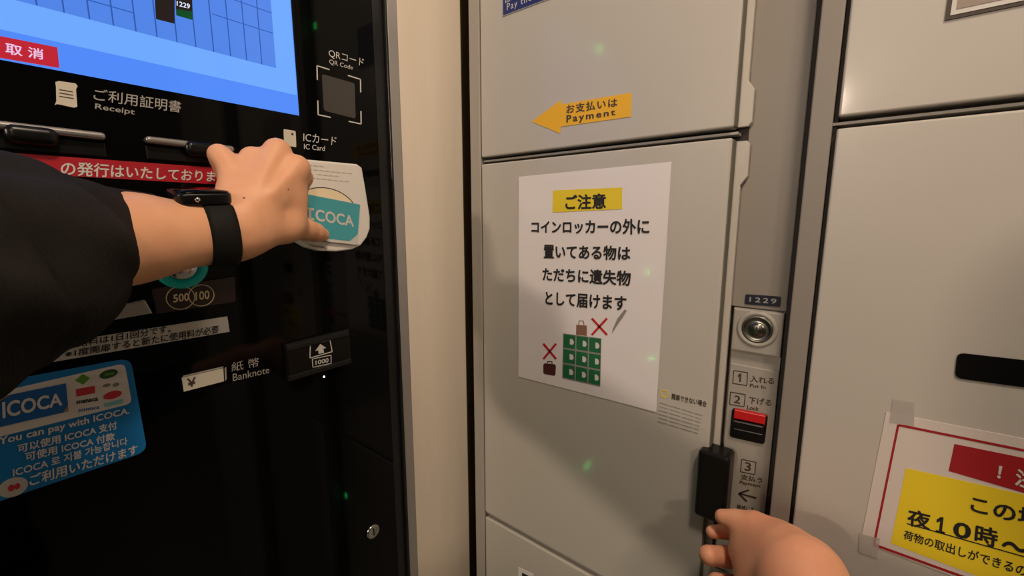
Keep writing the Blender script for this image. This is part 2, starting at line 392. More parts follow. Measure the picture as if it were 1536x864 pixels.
# yellow payment arrow
ar = [(797.8, 182.4), (841.7, 149.5), (841.9, 156.6), (947.3, 138.8), (946.2, 175), (840.9, 190), (840, 200)]
t = thing('arrow_sticker', 'yellow arrow sticker reading Payment, pointing left towards the machine', 'sticker', qc(L, ar))
MB().prism(L, [L.uv(p, .0006) for p in ar], 0, .0006).build('arrow', 'arrow_yellow', t)
lettering([('お支払いは', [(849.5, 157), (926, 146.2), (926, 160), (849.5, 171)], .025, 1.15), ('Payment', [(849.5, 173), (923, 163), (923, 175.5), (849.5, 187.5)], .03, 1.3)], L, .0009, 'ink_brown', t)
# blue sign at the top
u0, v0 = L.uv((753.6, 25), .001)
t = thing('blue_sign', 'blue sign with white writing Pay the, cut by the top edge of the photo', 'sign', (u0+.07, Y0, v0))
MB().rect(L, u0, u0+.16, v0, v0+.075, 0, .0008).build('border', 'silver_print', t)
MB().rect(L, u0+.0016, u0+.1584, v0+.0016, v0+.0734, .0006, .0011).build('face', 'sign_blue', t)
lettering([('Pay the', [(760.4, 5.5), (797, -9), (797, 3.5), (760.4, 19)], .0, 1.2), ('は', [(758, -4), (767, -8), (767, 1), (758, 5)], .0)], L, .0014, 'print_white', t)

# white A4 notice
pq = [(778, 265), (1007, 242.5), (984.5, 618), (777.3, 565)]
t = thing('white_notice', 'white laminated A4 notice with yellow heading and green locker drawing', 'poster', qc(L, pq))
bm = bmesh.new(); N = 24; Q = [L.uv(p, .001) for p in pq]; grid = {}
for side in (0, 1):
    for i in range(N+1):
        for j in range(N+1):
            s_, t_ = i/N, j/N; u, v = bil(Q, s_, t_)
            lift = .0012*max(0, (s_-.72)/.28)**2*max(0, (t_-.3)) + .0006*max(0, .15-s_)/.15*max(0, .2-t_)/.2
            grid[side, i, j] = bm.verts.new(L.P(u, v, .0002+lift+side*.0005))
for i in range(N):
    for j in range(N):
        bm.faces.new([grid[1, i, j], grid[1, i, j+1], grid[1, i+1, j+1], grid[1, i+1, j]]); bm.faces.new([grid[0, i, j], grid[0, i+1, j], grid[0, i+1, j+1], grid[0, i, j+1]])
me = bpy.data.meshes.new('sheet'); bm.to_mesh(me); bm.free(); link('sheet', me, 'paper', t, True)
pn = .0012
decal('yellow_box', L, [[(829.6, 285.7), (933, 281), (933, 313.6), (828.8, 318.6)]], pn, 'yellow', t)
lettering([('ご注意', [(848, 292.5), (909, 289.5), (909, 313), (848, 315)], .036)], L, pn+.0003, 'ink', t)
lettering([('コインロッカーの外に', [(797, 331), (974, 327.5), (974, 352), (797, 350)], .034), ('置いてある物は', [(815.5, 366), (946, 369), (945.5, 391), (815.5, 388)], .034),
           ('ただちに遺失物', [(813.7, 401), (946.5, 406), (945.5, 429.5), (813.7, 421.5)], .034), ('として届けます', [(818, 437), (940, 444.5), (939, 467), (818, 457.5)], .034)], L, pn+.0002, 'ink', t)
def cross(cx, cy, w_, h_, wd): return [decal_line(None, (cx-w_, cy-h_), (cx+w_, cy+h_), wd, 0), decal_line(None, (cx+w_, cy-h_), (cx-w_, cy+h_), wd, 0)]
decal('red_cross', L, cross(899, 490, 11.5, 12.5, 3.2), pn, 'red', t); decal('red_cross', L, cross(824.5, 527, 9.5, 11.5, 3.0), pn, 'red', t)
decal('bag_drawing', L, [[(864.5, 487), (880, 488.5), (880, 504), (864, 502)], decal_line(None, (868, 487), (868.5, 481), 1, 0), decal_line(None, (868.5, 481), (875, 481.5), 1, 0), decal_line(None, (875, 481.5), (876, 488), 1, 0)], pn, 'brown', t)
decal('suitcase_drawing', L, [[(817, 545), (832, 546.5), (833.8, 549), (833, 562), (831, 563.5), (817, 561), (815, 559), (815, 547)], decal_line(None, (821, 545), (821.5, 542), 1.2, 0), decal_line(None, (821.5, 542), (828, 542.5), 1.2, 0), decal_line(None, (828, 542.5), (828, 546), 1.2, 0)], pn, 'dark_brown', t)
gq = [(844.5, 500), (902, 507.5), (900.3, 580), (843.3, 567)]
decal('locker_drawing_back', L, [gq], pn, 'ink_grey', t)
cells, pads = [], []
for i in range(3):
    for j in range(3):
        f = lambda a, b_: bil(gq, (i+a)/3, (j+b_)/3)
        cells.append([f(.07, .05), f(.96, .05), f(.96, .93), f(.07, .93)]); pads.append([f(.55, .3), f(.75, .32), f(.86, .45), f(.84, .6), f(.72, .68), f(.55, .66)])
decal('locker_drawing', L, cells, pn+.0002, 'green_print', t); decal('locker_drawing_locks', L, pads, pn+.0004, 'print_white', t)
decal('grey_sliver', L, [[(937, 464), (940, 466), (934, 476), (926, 487), (918, 500), (919, 494), (926, 478)]], pn+.0002, 'ink_grey', t)  # thin grey sliver on the sheet
# small notice
sqn = [(988, 580.5), (1064.5, 602.5), (1060, 646), (984, 620)]
t = thing('small_notice', 'small pale notice with yellow ring, at lower right corner of white notice', 'sticker', qc(L, sqn))
MB().quad(L, sqn, -.0001, .0002).build('sheet', 'door_paint', t)
lettering([('開扉できない場合', [(1008, 590), (1060.5, 602), (1059.5, 611), (1007.3, 599)], .03)], L, .0006, 'ink_brown', t)
ps = []
for k in range(6):
    y0 = 604+k*5.6
    for (a, b_) in ((989, 1003), (1005, 1021), (1023, 1040), (1042, 1054-k)):
        ps.append(decal_line(None, (a-k*.5, y0+(a-989)*.30), (b_-k*.5, y0+(b_-989)*.30), 1.0 if k != 1 else .6, 0))
decal('fine_print', L, ps, .0006, 'ink_grey', t)
cq = L.uv((997, 591), .0006); b = MB()
b.lathe(L.P(cq[0], cq[1], .0003), (0, -1, 0), [(.0050, 0), (.0050, .0004), (.0038, .0004), (.0038, 0)], 28, False); b.build('yellow_ring', 'yellow', t)

sb_ = [(777.5, 850.5), (800, 861), (800, 900), (777, 890)]
t = thing('barcode_sticker', 'corner of a small white sticker at the bottom edge on the lowest left door', 'sticker', qc(L, sb_))
MB().quad(L, sb_, 0, .0004).build('sheet', 'paper', t)
decal('printed_block', L, [[(783, 859), (797, 866), (797, 880), (783, 875)]], .0007, 'ink', t)

# red / yellow notice on the right
rq = [(1329.3, 618.5), (1600, 670.5), (1575, 920), (1291, 812)]
t = thing('red_framed_notice', 'white notice with red frame and yellow panel, taped on the right locker door', 'poster', qc(L, rq))
MB().quad(L, rq, 0, .0007).build('sheet', 'paper_right', t)
fq = [(1347.4, 637.5), (1600, 688.5), (1560, 907), (1311, 817)]
decal('red_frame', L, frame_polys(fq, 3.6), .0010, 'dark_red', t)
decal('red_box', L, [[(1431.8, 666), (1600, 700), (1590, 755), (1423, 706.5)]], .0010, 'dark_red', t)
decal('yellow_panel', L, [[(1359, 702), (1590, 754), (1560, 900), (1336, 815)]], .0009, 'yellow', t)
lettering([('！注', [(1499, 696), (1556, 710), (1552, 738), (1495, 718)], .03)], L, .0013, 'print_white', t)
lettering([('この場', [(1457.5, 742), (1568, 768), (1566, 797), (1455, 768)], .03),
           ('夜', [(1362, 762), (1397, 770), (1395, 796), (1360, 788)], .03), ('0', [(1431, 781), (1458, 787.5), (1455.5, 811), (1428.5, 804.5)], .03),
           ('時', [(1464, 786), (1498, 794), (1496, 823), (1461, 814)], .03), ('～', [(1503, 810), (1545, 818), (1544, 832), (1502, 822)], .03),
           ('荷物の取出しができるのは', [(1356.5, 794.5), (1562, 855), (1559, 872), (1354.5, 808.5)], .02)], L, .0012, 'ink', t)
decal('underline', L, [[(1405, 779.5), (1411.5, 775.5), (1415.5, 776.4), (1413, 797), (1417.5, 798.2), (1417.2, 801.6), (1403.6, 798.2), (1404, 795), (1408.6, 796), (1410.3, 782), (1405, 784)], decal_line(None, (1360.5, 785.5), (1550, 839), 1.6, 0)], .0012, 'ink', t)
decal('tape', L, [[(1340, 598), (1372, 603), (1371, 640), (1334, 634)]], .0011, 'tape', t)
decal('tape', L, [[(1289, 800), (1320, 808), (1316, 838), (1288, 828)]], .0011, 'tape', t)

# ------------------------------------------------------------------ payment machine
ymin = -.62
t = thing('payment_machine', 'black glass touchscreen payment machine in grey metal frame', 'payment machine', ((X0-.3), -.1, 0)); pm = t
ZT = 2.12
MB().box((-1.1, ymin-.03, 0), (X0-.016, ye-.002, ZT)).build('body', 'black_matt', t)
yb = mx(M, [(562, 30), (567, 180), (588, 700)], .0)
# fascia with the screen opening: four glass pieces around it would show seams, so the screen is laid in front
MB().rect(M, ymin, yb, .05, ZT-.02, -.016, 0, .0015).build('fascia', 'glass_black', t)
MB().rect(M, yb+.0008, ye, .0, ZT, -.016, -.003, .001).build('side_bezel', 'machine_edge', t)
MB().rect(M, ye, ye+.0035, 0, ZT+.01, -.05, .003, .0008).build('frame_lip', 'machine_edge', t)
MB().rect(M, ye+.0035, ym, 0, ZT+.01, -.05, .0015, .0012).build('metal_frame', 'machine_metal', t)
for y_, z_ in ((.034, .40), (.03, -.67), (-.33, -.16), (-.345, -.45)):      # added green lamps, out of view, for the green glints on door and notice
    MB().rect(M, y_-.006, y_+.006, ZC+z_-.006, ZC+z_+.006, .0, .003, .001).build('added_green_lamp', 'led_added_green', t)
# screen
SN = .0008
sr = mx(M, [(439, 0), (446, 174)], SN); sb = mz(M, [(0, 88.5), (320, 148), (446, 174)], SN); sl = sr-.44; stp = sb+.27
scr = MB().rect(M, sl, sr, sb, stp, 0, SN).build('touchscreen', 'screen_mid', t)
z1 = mz(M, [(85, 62.5), (320, 114), (444.8, 143.7)], SN); z2 = mz(M, [(21, 0), (320, 77), (414, 103)], SN)
MB().rect(M, sl, sr-.0008, z1, stp, SN, SN+.0002).build('light_band', 'screen_light', scr)
gr = mx(M, [(414, 103), (410, 50), (405.5, 0)], SN)
MB().rect(M, sl+.02, gr, z2, stp-.03, SN, SN+.0004).build('locker_map', 'screen_grid', scr)
xs = [M.uv(p, SN)[0] for p in ((96, 19), (134, 28), (169, 37), (202, 46), (234, 55), (264, 62.5), (292, 70.5), (319, 77.5), (345, 84.5), (369, 91), (392.6, 97))]
st = (xs[-1]-xs[0])/10; b = MB()
for k in range(-4, 11):
    u = xs[0]+st*k
    b.rect(M, u-.0005, u+.0005, z2, stp-.04, SN, SN+.0006)
za = M.uv((318, 21), SN)[1]; zb2 = M.uv((408, 20), SN)[1]; zc2 = M.uv((170, 11), SN)[1]
b.rect(M, M.uv((318, 21), SN)[0], gr, za-.0004, za+.0004, SN, SN+.0006)
b.rect(M, xs[0]+st*7, gr, zb2-.0004, zb2+.0004, SN, SN+.0006)
b.rect(M, xs[0], xs[0]+st*3, zc2-.0004, zc2+.0004, SN, SN+.0006)
b.build('map_lines', 'screen_line', scr)
decal('map_dark_cell', M, [[(231, -22), (262, -14), (262, 35.6), (234, 28.5)]], SN+.0008, 'screen_dark', scr)
decal('map_free_cell', M, [[(263.5, -14), (288, -8), (289, 18), (264, 14)]], SN+.0008, 'screen_dark', scr)
decal('map_free_cell_foot', M, [[(264, 13.5), (289, 17.5), (289, 30), (264.5, 23)]], SN+.0009, 'screen_green', scr)
lettering([('1229', [(265, 1), (285, 6), (285, 13.5), (265, 8.5)], .02)], M, SN+.0012, 'screen_white', scr)
cb = decal('cancel_button', M, [[(-12, 51.5), (86, 71), (89, 102), (-10, 85)]], SN+.0008, 'screen_red', scr)
lettering([('取 消', [(8, 63.5), (65, 74), (65.5, 90), (8, 80.5)], .02)], M, SN+.0011, 'screen_pink', scr)
# printed legends on the glass
gn = .0006
ic = [(83, 123), (88, 121.5), (113, 125), (116.5, 129), (114, 134), (116, 160), (111, 161.5), (86, 156), (82, 157.5), (84.5, 152), (84, 130)]
decal('receipt_icon', M, [ic], gn, 'print_cream', t)
decal('receipt_icon_lines', M, [decal_line(None, (89, 134.2), (109, 137.6), 1.2, 0), decal_line(None, (89, 139.2), (110, 142.6), 1.2, 0), decal_line(None, (89, 144.2), (110.5, 147.6), 1.2, 0)], gn+.0003, 'ink_brown', t)
lettering([('ご利用証明書', [(141, 132), (272, 152), (271, 169.5), (140, 150)], .006), ('Receipt', [(143, 155), (202.5, 164), (201.5, 174.5), (142, 165.5)], .01),
           ('紙 幣', [(347, 544), (388.5, 535.5), (388.5, 549.5), (347.5, 558)], -.002), ('Banknote', [(349, 561), (404, 549.5), (404, 559.5), (349.5, 572)], .0)], M, gn, 'print_grey', t)
lettering([('QRコード', [(493, 73), (546, 88.5), (545, 101), (493, 86)], .0), ('QR Code', [(494, 88.5), (529.5, 98.5), (529, 105.5), (494, 97)], .0),
           ('ICカード', [(455, 198.5), (505, 205.5), (504, 218), (455, 212)], .0), ('IC Card', [(456, 215.5), (487.5, 219), (487, 226.5), (456, 223.5)], .0)], M, gn, 'print_white', t)
qq = [(475.5, 98.5), (540.8, 119), (541.8, 186), (477.3, 172)]
ps = []
for i in range(4):
    for j in (i-1, (i+1) % 4):
        a, c = Vector(qq[i]), Vector(qq[j]); ps.append(decal_line(None, tuple(a), tuple(a.lerp(c, .29)), 1.7, 0))
decal('scanner_brackets', M, ps, gn, 'print_white', t)
mat('scanner_window_mat', (.055, .048, .042), .3)
MB().prism(M, roundq(M, [(483, 111), (532, 125), (533.5, 178), (486, 166)], .0006, .003), 0, .0006).build('scanner_window', 'scanner_window_mat', t)
icq = [(425.5, 193.5), (443.5, 196.5), (444.5, 221), (426.5, 217.5)]
MB().prism(M, roundq(M, icq, gn, .0015), 0, gn).build('card_icon', 'print_cream', t)
decal('card_icon_mark', M, [[(437.5, 199), (440, 200), (440, 203), (437, 202)]], gn+.0003, 'ink', t)
# receipt slots: rounded metal lips over dark recesses with a finger notch
def slot(p, q, notch, nm):
    a, b_ = M.uv(p, .010), M.uv(q, .010); z = (a[1]+b_[1])/2
    s_ = MB().box((X0, a[0], z-.0062), (X0+.010, b_[0], z), .0026, 4).build(nm, 'slot_metal', t)
    MB().rect(M, a[0], b_[0], z-.020, z-.0075, .0003, .0025, .001).build('slot_flap', 'black_plastic', s_)
    c = M.uv(notch, .010)
    MB().prism(M, rr(c[0]-.015, c[0]+.015, c[1]-.0085, c[1]+.006, .006, 6), 0, .013, .0055, 5).build('finger_notch', 'black_plastic', s_, True)
slot((-60, 178), (158, 194.5), (48, 200), 'receipt_slot'); slot((219, 203), (352, 219), (305, 222), 'receipt_slot')
# red strip
rs = [(0, 228), (350, 253.5), (350, 278), (0, 258)]
s_ = thing('red_strip_sticker', 'long red strip sticker with white Japanese writing behind the left wrist', 'sticker', qc(M, rs))
MB().quad(M, rs, 0, .0009).build('strip', 'sign_red', s_)
lettering([('の発行はいたしておりません', [(91, 241), (358, 259), (357, 275), (91, 263)], .022)], M, .0013, 'print_white', s_)
# coin slot
cc = M.uv((273, 399), .004)
o = MB().lathe(M.P(cc[0], cc[1], 0), (1, 0, 0), [(.0225, 0), (.0225, .003), (.0205, .0055), (.0165, .0055), (.0150, .003)], 48).build('coin_ring', 'teal_ring', t, True)
MB().lathe(M.P(cc[0], cc[1], 0), (1, 0, 0), [(.0150, 0), (.0150, .0025), (.012, .005), (.0010, .006)], 40).build('coin_slot', 'chrome', o, True)
mat('coin_print', (.85, .72, .42), .4)
mat('coin_panel_mat', (.03, .014, .012), .3)
cpq = [(229, 433), (352, 414), (354, 453), (233, 472)]
o = MB().prism(M, roundq(M, cpq, .003, .003), 0, .003, .001).build('coin_panel', 'coin_panel_mat', t)
b = MB()
for p, r in (((271.3, 446.7), .0118), ((302.6, 443.2), .0112)):
    c = M.uv(p, .0035); b.lathe(M.P(c[0], c[1], .0029), (1, 0, 0), [(r, 0), (r, .0005), (r-.0007, .0005), (r-.0007, 0)], 40, False)
b.build('coin_rings', 'coin_print', o)
lettering([('500', [(259.5, 441.8), (283.5, 438.8), (284, 451), (260, 454)], .03), ('100', [(293, 438), (314, 435), (314.5, 448.2), (293.5, 451)], .025)], M, .0038, 'coin_print', o)
tq = [(168, 462), (218, 450.5), (229, 470), (150, 484)]
MB().quad(M, tq, 0, .006, .001).build('coin_tray', 'machine_metal', t)
# banknote reader
bq = [(427, 517), (524, 493), (528, 545), (433, 573)]
o = MB().quad(M, bq, 0, .006, .002).build('banknote_reader', 'black_plastic', t)
MB().quad(M, [(430, 520), (523, 496.5), (523.5, 503), (431, 527.5)], .006, .0085, .001).build('reader_lip', 'machine_edge', o)
MB().quad(M, [(433.5, 565), (527, 538), (528, 544.5), (434, 572.5)], .006, .0100, .001).build('reader_lip', 'machine_edge', o)
bn = .0064
ps = frame_polys([(465.5, 517), (495, 510), (498.4, 527.6), (465, 537)], 1.4) + frame_polys([(468.6, 538.5), (496.6, 532.7), (496.8, 545), (469.5, 551)], 1.2)
ps += [[(480.5, 516), (489.5, 522), (485, 523), (486, 529), (478, 531), (477.5, 525.5), (473, 526.5)]]
decal('banknote_symbol', M, ps, bn, 'print_white', o)
lettering([('1000', [(473, 541), (493, 536.5), (493, 543.5), (473.2, 547.5)], .03)], M, bn, 'print_white', o)
MB().lathe(M.P(*M.uv((486, 565), 0), 0), (1, 0, 0), [(.0012, 0), (.001, .0008)], 12).build('indicator_dot', 'led_white', t)
# banknote icon
o = MB().quad(M, [(273, 567), (335, 552.6), (336, 572), (276, 587.5)], 0, .0012).build('banknote_icon', 'print_cream', t)
decal('banknote_icon_edge', M, [[(275, 563.5), (335, 549.5), (335, 551.5), (274, 566)], [(337, 552), (339.5, 550.5), (340, 569), (337.5, 571.5)]], .0008, 'print_grey', t)
lettering([('￥', [(280, 568), (294, 565), (294.5, 578), (281, 582)], .03)], M, .0015, 'ink_brown', o)
# small lock
c = M.uv((560, 797.5), .003)
o = MB().lathe(M.P(c[0], c[1], 0), (1, 0, 0), [(.0105, -.002), (.0105, .003), (.0088, .0045), (.0075, .0040), (.0008, .0042)], 40).build('keylock', 'chrome', t, True)
MB().rect(M, c[0]-.0008, c[0]+.0008, c[1]-.005, c[1]+.005, .0042, .0050).build('keyhole', 'gap_dark', o)

# IC card reader plate
rp = [(440, 237), (536, 246), (543.5, 251.5), (549, 283), (555.5, 325), (555.5, 343), (551, 356), (542, 368), (528, 374.5), (505, 377.5), (480, 376.5), (462, 371.5), (446, 362), (436, 348), (432, 330)]
RN = .012
o = MB().prism(M, [M.uv(p, RN) for p in rp], 0, RN, .0025, 3).build('card_reader', 'reader_white', t)
def arch(k_): return [M.uv((487+51*k_*math.cos(a), 322+41*k_*math.sin(a)+5*math.cos(a)), RN) for a in [2*math.pi*i/56 for i in range(56)]]
MB().prism(M, arch(1.0), RN-.001, RN+.0003).build('ring_groove', 'gap_dark', o)
MB().prism(M, arch(.965), RN-.001, RN+.0008).build('reader_disc', 'reader_cream', o)
ps = []
for k, (a, c_) in enumerate(((462, 483), (462, 526), (476, 503), (466, 523))):
    y = 247.5+k*6.3; x = a
    while x < c_: ps.append(decal_line(None, (x, y+(x-462)*.10), (x+6.5, y+(x+6.5-462)*.10), 1.3, 0)); x += 8.5
mat('faded_print', (.50, .47, .42), .4)
decal('faded_print', M, ps, RN+.0003, 'faded_print', o)
decal('faded_print', M, [decal_line(None, (462+3*k, 366.5+k*1.6), (486+2*k, 369.5+k*1.6), .8, 0) for k in range(3)], RN+.0003, 'ink_grey', o)

# stickers on the machine
wq = [(101, 512), (341, 474.6), (344.5, 497.5), (74, 544)]
s_ = thing('white_strip_sticker', 'white strip sticker with black Japanese writing above blue card sticker', 'sticker', qc(M, wq))
MB().quad(M, wq, 0, .0006).build('strip', 'print_white', s_)
lettering([('使用料は1日1回分です。', [(98, 513), (256, 487), (256, 498.5), (98, 524)], .02), ('※1度開扉すると新たに使用料が必要', [(98, 526), (328, 487.5), (328, 500), (98, 537)], .02)], M, .0010, 'ink', s_)
bq = [(-40, 580), (196, 537), (221, 677), (-30, 762)]
s_ = thing('blue_card_sticker', 'blue rounded sticker with card logo, You can pay with line and languages', 'sticker', qc(M, bq))
MB().prism(M, roundq(M, bq, .0007, .009), 0, .0007).build('face', 'sticker_blue', s_)
wb = [(-40, 597), (187, 545), (198, 605), (-35, 664)]
MB().prism(M, roundq(M, wb, .0010, .005), .0005, .0010).build('white_box', 'sticker_white', s_)
decal('card_drawing', M, [[(16, 592), (99, 575), (102, 607), (94, 619), (-10, 643), (-12, 610)]], .0013, 'sticker_blue_dark', s_)
decal('card_corners', M, [[(-2, 596), (16, 592), (-2, 606)], [(102, 606), (103, 617), (92, 620)]], .0013, 'taupe', s_)
lettering([('ICOCA', [(3, 603), (93, 589), (93.5, 608), (4, 628)], .03), ('You can pay with ICOCA.', [(-2, 656), (194, 611), (194.5, 623), (-2, 671)], .028),
           ('可以使用 ICOCA 支付', [(26, 667), (175, 631), (176, 643.5), (26.5, 680)], .028), ('可使用 ICOCA 付款', [(37.5, 679), (172, 648), (172.5, 660), (38, 692.5)], .028),
           ('ICOCA 로 지불 가능합니다', [(19, 702), (191, 655.5), (191.5, 667), (19.5, 716)], .022), ('ご利用いただけます', [(44, 712.5), (206, 666), (207, 681), (44.5, 730)], .025)], M, .0015, 'sticker_white', s_)
mat('logo_green', (.10, .33, .03), .5); mat('logo_dark_green', (.03, .09, .03), .5); mat('logo_red', (.60, .03, .05), .5); mat('logo_teal', (.25, .55, .60), .5)
def pill(cx, cy, w_, h_, sl=-.22):
    return [(cx+w_*math.cos(a)*(1 if abs(math.cos(a)) > .5 else .9), cy+h_*math.sin(a)+w_*math.cos(a)*sl) for a in [2*math.pi*i/14 for i in range(14)]]
decal('logo', M, [[(113, 571), (124, 561), (135, 567), (125, 577)]], .0014, 'logo_green', s_)
decal('logo', M, [pill(163, 561, 14, 6.5)], .0014, 'logo_dark_green', s_)
decal('logo', M, [[(114, 584), (142, 578.5), (143, 589.5), (115, 595)]], .0014, 'logo_red', s_)
decal('logo', M, [pill(169, 592.5, 14, 6)], .0014, 'logo_red', s_)
decal('logo', M, [pill(160, 578, 6, 2.5), pill(174, 577, 5, 3)], .0014, 'ink_grey', s_)
decal('logo', M, [[(156, 605), (184, 598), (185, 604.5), (157, 611)]], .0014, 'logo_teal', s_)
decal('logo', M, [decal_line(None, (157, 562.5), (171, 559.5), 3, 0)], .0018, 'logo_green', s_)
lettering([('manaca', [(115, 601.5), (147, 596), (147.5, 601), (115, 606.5)], .04)], M, .0014, 'ink', s_)
lettering([('nimoca', [(118, 613), (149, 607.5), (149.5, 613), (118, 618.5)], .02)], M, .0014, 'sticker_blue_dark', s_)
c = M.uv((20, 731), .001)
MB().lathe(M.P(c[0], c[1], .0007), (1, 0, 0), [(.0080, 0), (.0080, .0004), (.0003, .0005)], 32).build('round_logo', 'print_white', s_)
decal('round_logo_mark', M, [pill(17, 732, 5, 5), pill(26, 729.5, 4.5, 4.5)], .0016, 'logo_red', s_)

# the IC card held on the reader
KN = .0165
TR_, BR_ = M.uv((541, 306.5), KN), M.uv((544, 367.5), KN)
e = Vector((M.uv((470, 293), KN)[0]-TR_[0], M.uv((470, 293), KN)[1]-TR_[1])).normalized(); f = Vector((e.y, -e.x)); f = f if f.y < 0 else -f
kh = (Vector(BR_)-Vector(TR_)).length; kw = kh*1.585
A = Vector(TR_); Qk = [A+e*kw, A, A+f*kh, A+e*kw+f*kh]
t = thing('fare_card', 'turquoise fare card pressed on the round card reader by the left hand', 'card', tuple(M.P(Qk[2][0], Qk[3][1], KN)))
def kp2(s_, t_): return bil([tuple(x) for x in Qk], s_, t_)
def roundpoly(P, r, k=4):
    P = [Vector(p) for p in P]; out = []
    for i in range(len(P)):
        a, b_, c_ = P[i-1], P[i], P[(i+1) % len(P)]; e0 = (a-b_).normalized()*r; e1 = (c_-b_).normalized()*r
        for j in range(k+1): q_ = j/k; out.append(tuple((b_+e0)*(1-q_)**2 + b_*2*q_*(1-q_) + (b_+e1)*q_*q_))
    return out
MB().prism(M, roundpoly([kp2(0, 0), kp2(1, 0), kp2(1, 1), kp2(0, 1)], .003), KN-.0008, KN).build('card_base', 'card_white', t)
MB().prism(M, roundpoly([kp2(.0, .0), kp2(.99, .01), kp2(.985, .74), kp2(.86, .93), kp2(.0, .93)], .0015), KN-.0002, KN+.0002).build('card_face', 'teal', t)
lettering([('COCA', [(473, 313), (530, 323.5), (531, 340.5), (473.5, 331)], .03)], M, KN+.0005, 'card_white', t)
decal('capital_letter', M, [[(459, 310.5), (471, 312.6), (471, 315.8), (467, 315.2), (467, 326.6), (471, 327.4), (471, 330.6), (459, 328.4), (459, 325.2), (463, 326), (463, 314.5), (459, 313.8)]], KN+.0006, 'card_white', t)

# ------------------------------------------------------------------ person: signed distance bodies meshed with surface nets
def surface_nets(f, lo, hi, h):
    lo = np.array(lo); n = np.ceil((np.array(hi)-lo)/h).astype(int)+1
    ax = [lo[i]+h*np.arange(n[i]) for i in range(3)]
    X, Y, Z = np.meshgrid(*ax, indexing='ij'); D = f(np.stack([X, Y, Z], -1).astype(np.float32))
    S = D < 0
    c = sum(S[i:n[0]-1+i, j:n[1]-1+j, k:n[2]-1+k].astype(np.int8) for i in (0, 1) for j in (0, 1) for k in (0, 1))
    act = (c > 0) & (c < 8); idx = -np.ones(act.shape, int); ijk = np.argwhere(act); idx[act] = np.arange(len(ijk))
    P = np.zeros((len(ijk), 3)); W = np.zeros(len(ijk))
    cs = [(i, j, k) for i in (0, 1) for j in (0, 1) for k in (0, 1)]
    for a in range(8):
        for b_ in range(a+1, 8):
            A_, B_ = np.array(cs[a]), np.array(cs[b_])
            if abs(A_-B_).sum() != 1: continue
            da = D[tuple((ijk+A_).T)]; db = D[tuple((ijk+B_).T)]; m_ = (da < 0) != (db < 0)
            t_ = np.where(m_, da/np.where(m_, da-db, 1), 0)
            P[m_] += (A_+(B_-A_)*t_[:, None])[m_]; W[m_] += 1
    P = lo+h*(ijk+P/W[:, None]); faces = []
    for d in range(3):
        e1, e2 = (d+1) % 3, (d+2) % 3
        s0 = [slice(1, n[i]-1) for i in range(3)]; s1 = list(s0); s0[d] = slice(0, n[d]-1); s1[d] = slice(1, n[d])
        A_ = S[tuple(s0)]; B_ = S[tuple(s1)]; loc = np.argwhere(A_ != B_); base = loc+np.array([0 if i == d else 1 for i in range(3)])
        neg = A_[tuple(loc.T)]
        def cell(o1, o2):
            q = base.copy(); q[:, e1] -= o1; q[:, e2] -= o2; return idx[tuple(q.T)]
        q = np.stack([cell(1, 1), cell(0, 1), cell(0, 0), cell(1, 0)], 1); q[~neg] = q[~neg][:, ::-1]
        faces.append(q[(q >= 0).all(1)])
    return P, np.concatenate(faces)
def cone(p, a, b, ra, rb):                   # tapered capsule distance
    a, b = np.array(a, np.float32), np.array(b, np.float32); ab = b-a
    t_ = np.clip(((p-a)@ab)/(ab@ab), 0, 1)
    return np.linalg.norm(p-a-t_[..., None]*ab, axis=-1) - (ra+(rb-ra)*t_)
def ecap(p, a, b, ra, rb, nrm, flat):        # capsule flattened along nrm
    n_ = np.array(nrm, np.float32); n_ /= np.linalg.norm(n_)
    a, b = np.array(a, np.float32), np.array(b, np.float32); ab = b-a
    t_ = np.clip(((p-a)@ab)/(ab@ab), 0, 1); v = p-a-t_[..., None]*ab
    hn = v@n_; r = ra+(rb-ra)*t_
    q = v+ (hn*(1/flat-1))[..., None]*n_
    return (np.linalg.norm(q, axis=-1)-r)*flat
def smin(a, b, k):
    h_ = np.clip(.5+.5*(b-a)/k, 0, 1); return b*(1-h_)+a*h_-k*h_*(1-h_)
def chain(p, pts, k=.003):
    d = None
    for (a, ra), (b, rb) in zip(pts, pts[1:]):
        c_ = cone(p, a, b, ra, rb); d = c_ if d is None else smin(d, c_, k)
    return d
def mesh_from(P, Fq, name):
    me = bpy.data.meshes.new(name); me.from_pydata(P.tolist(), [], Fq.tolist()); me.update()
    bm = bmesh.new(); bm.from_mesh(me)
    for _ in range(2): bmesh.ops.smooth_vert(bm, verts=bm.verts, factor=.5, use_axis_x=True, use_axis_y=True, use_axis_z=True)
    bm.to_mesh(me); bm.free(); return me

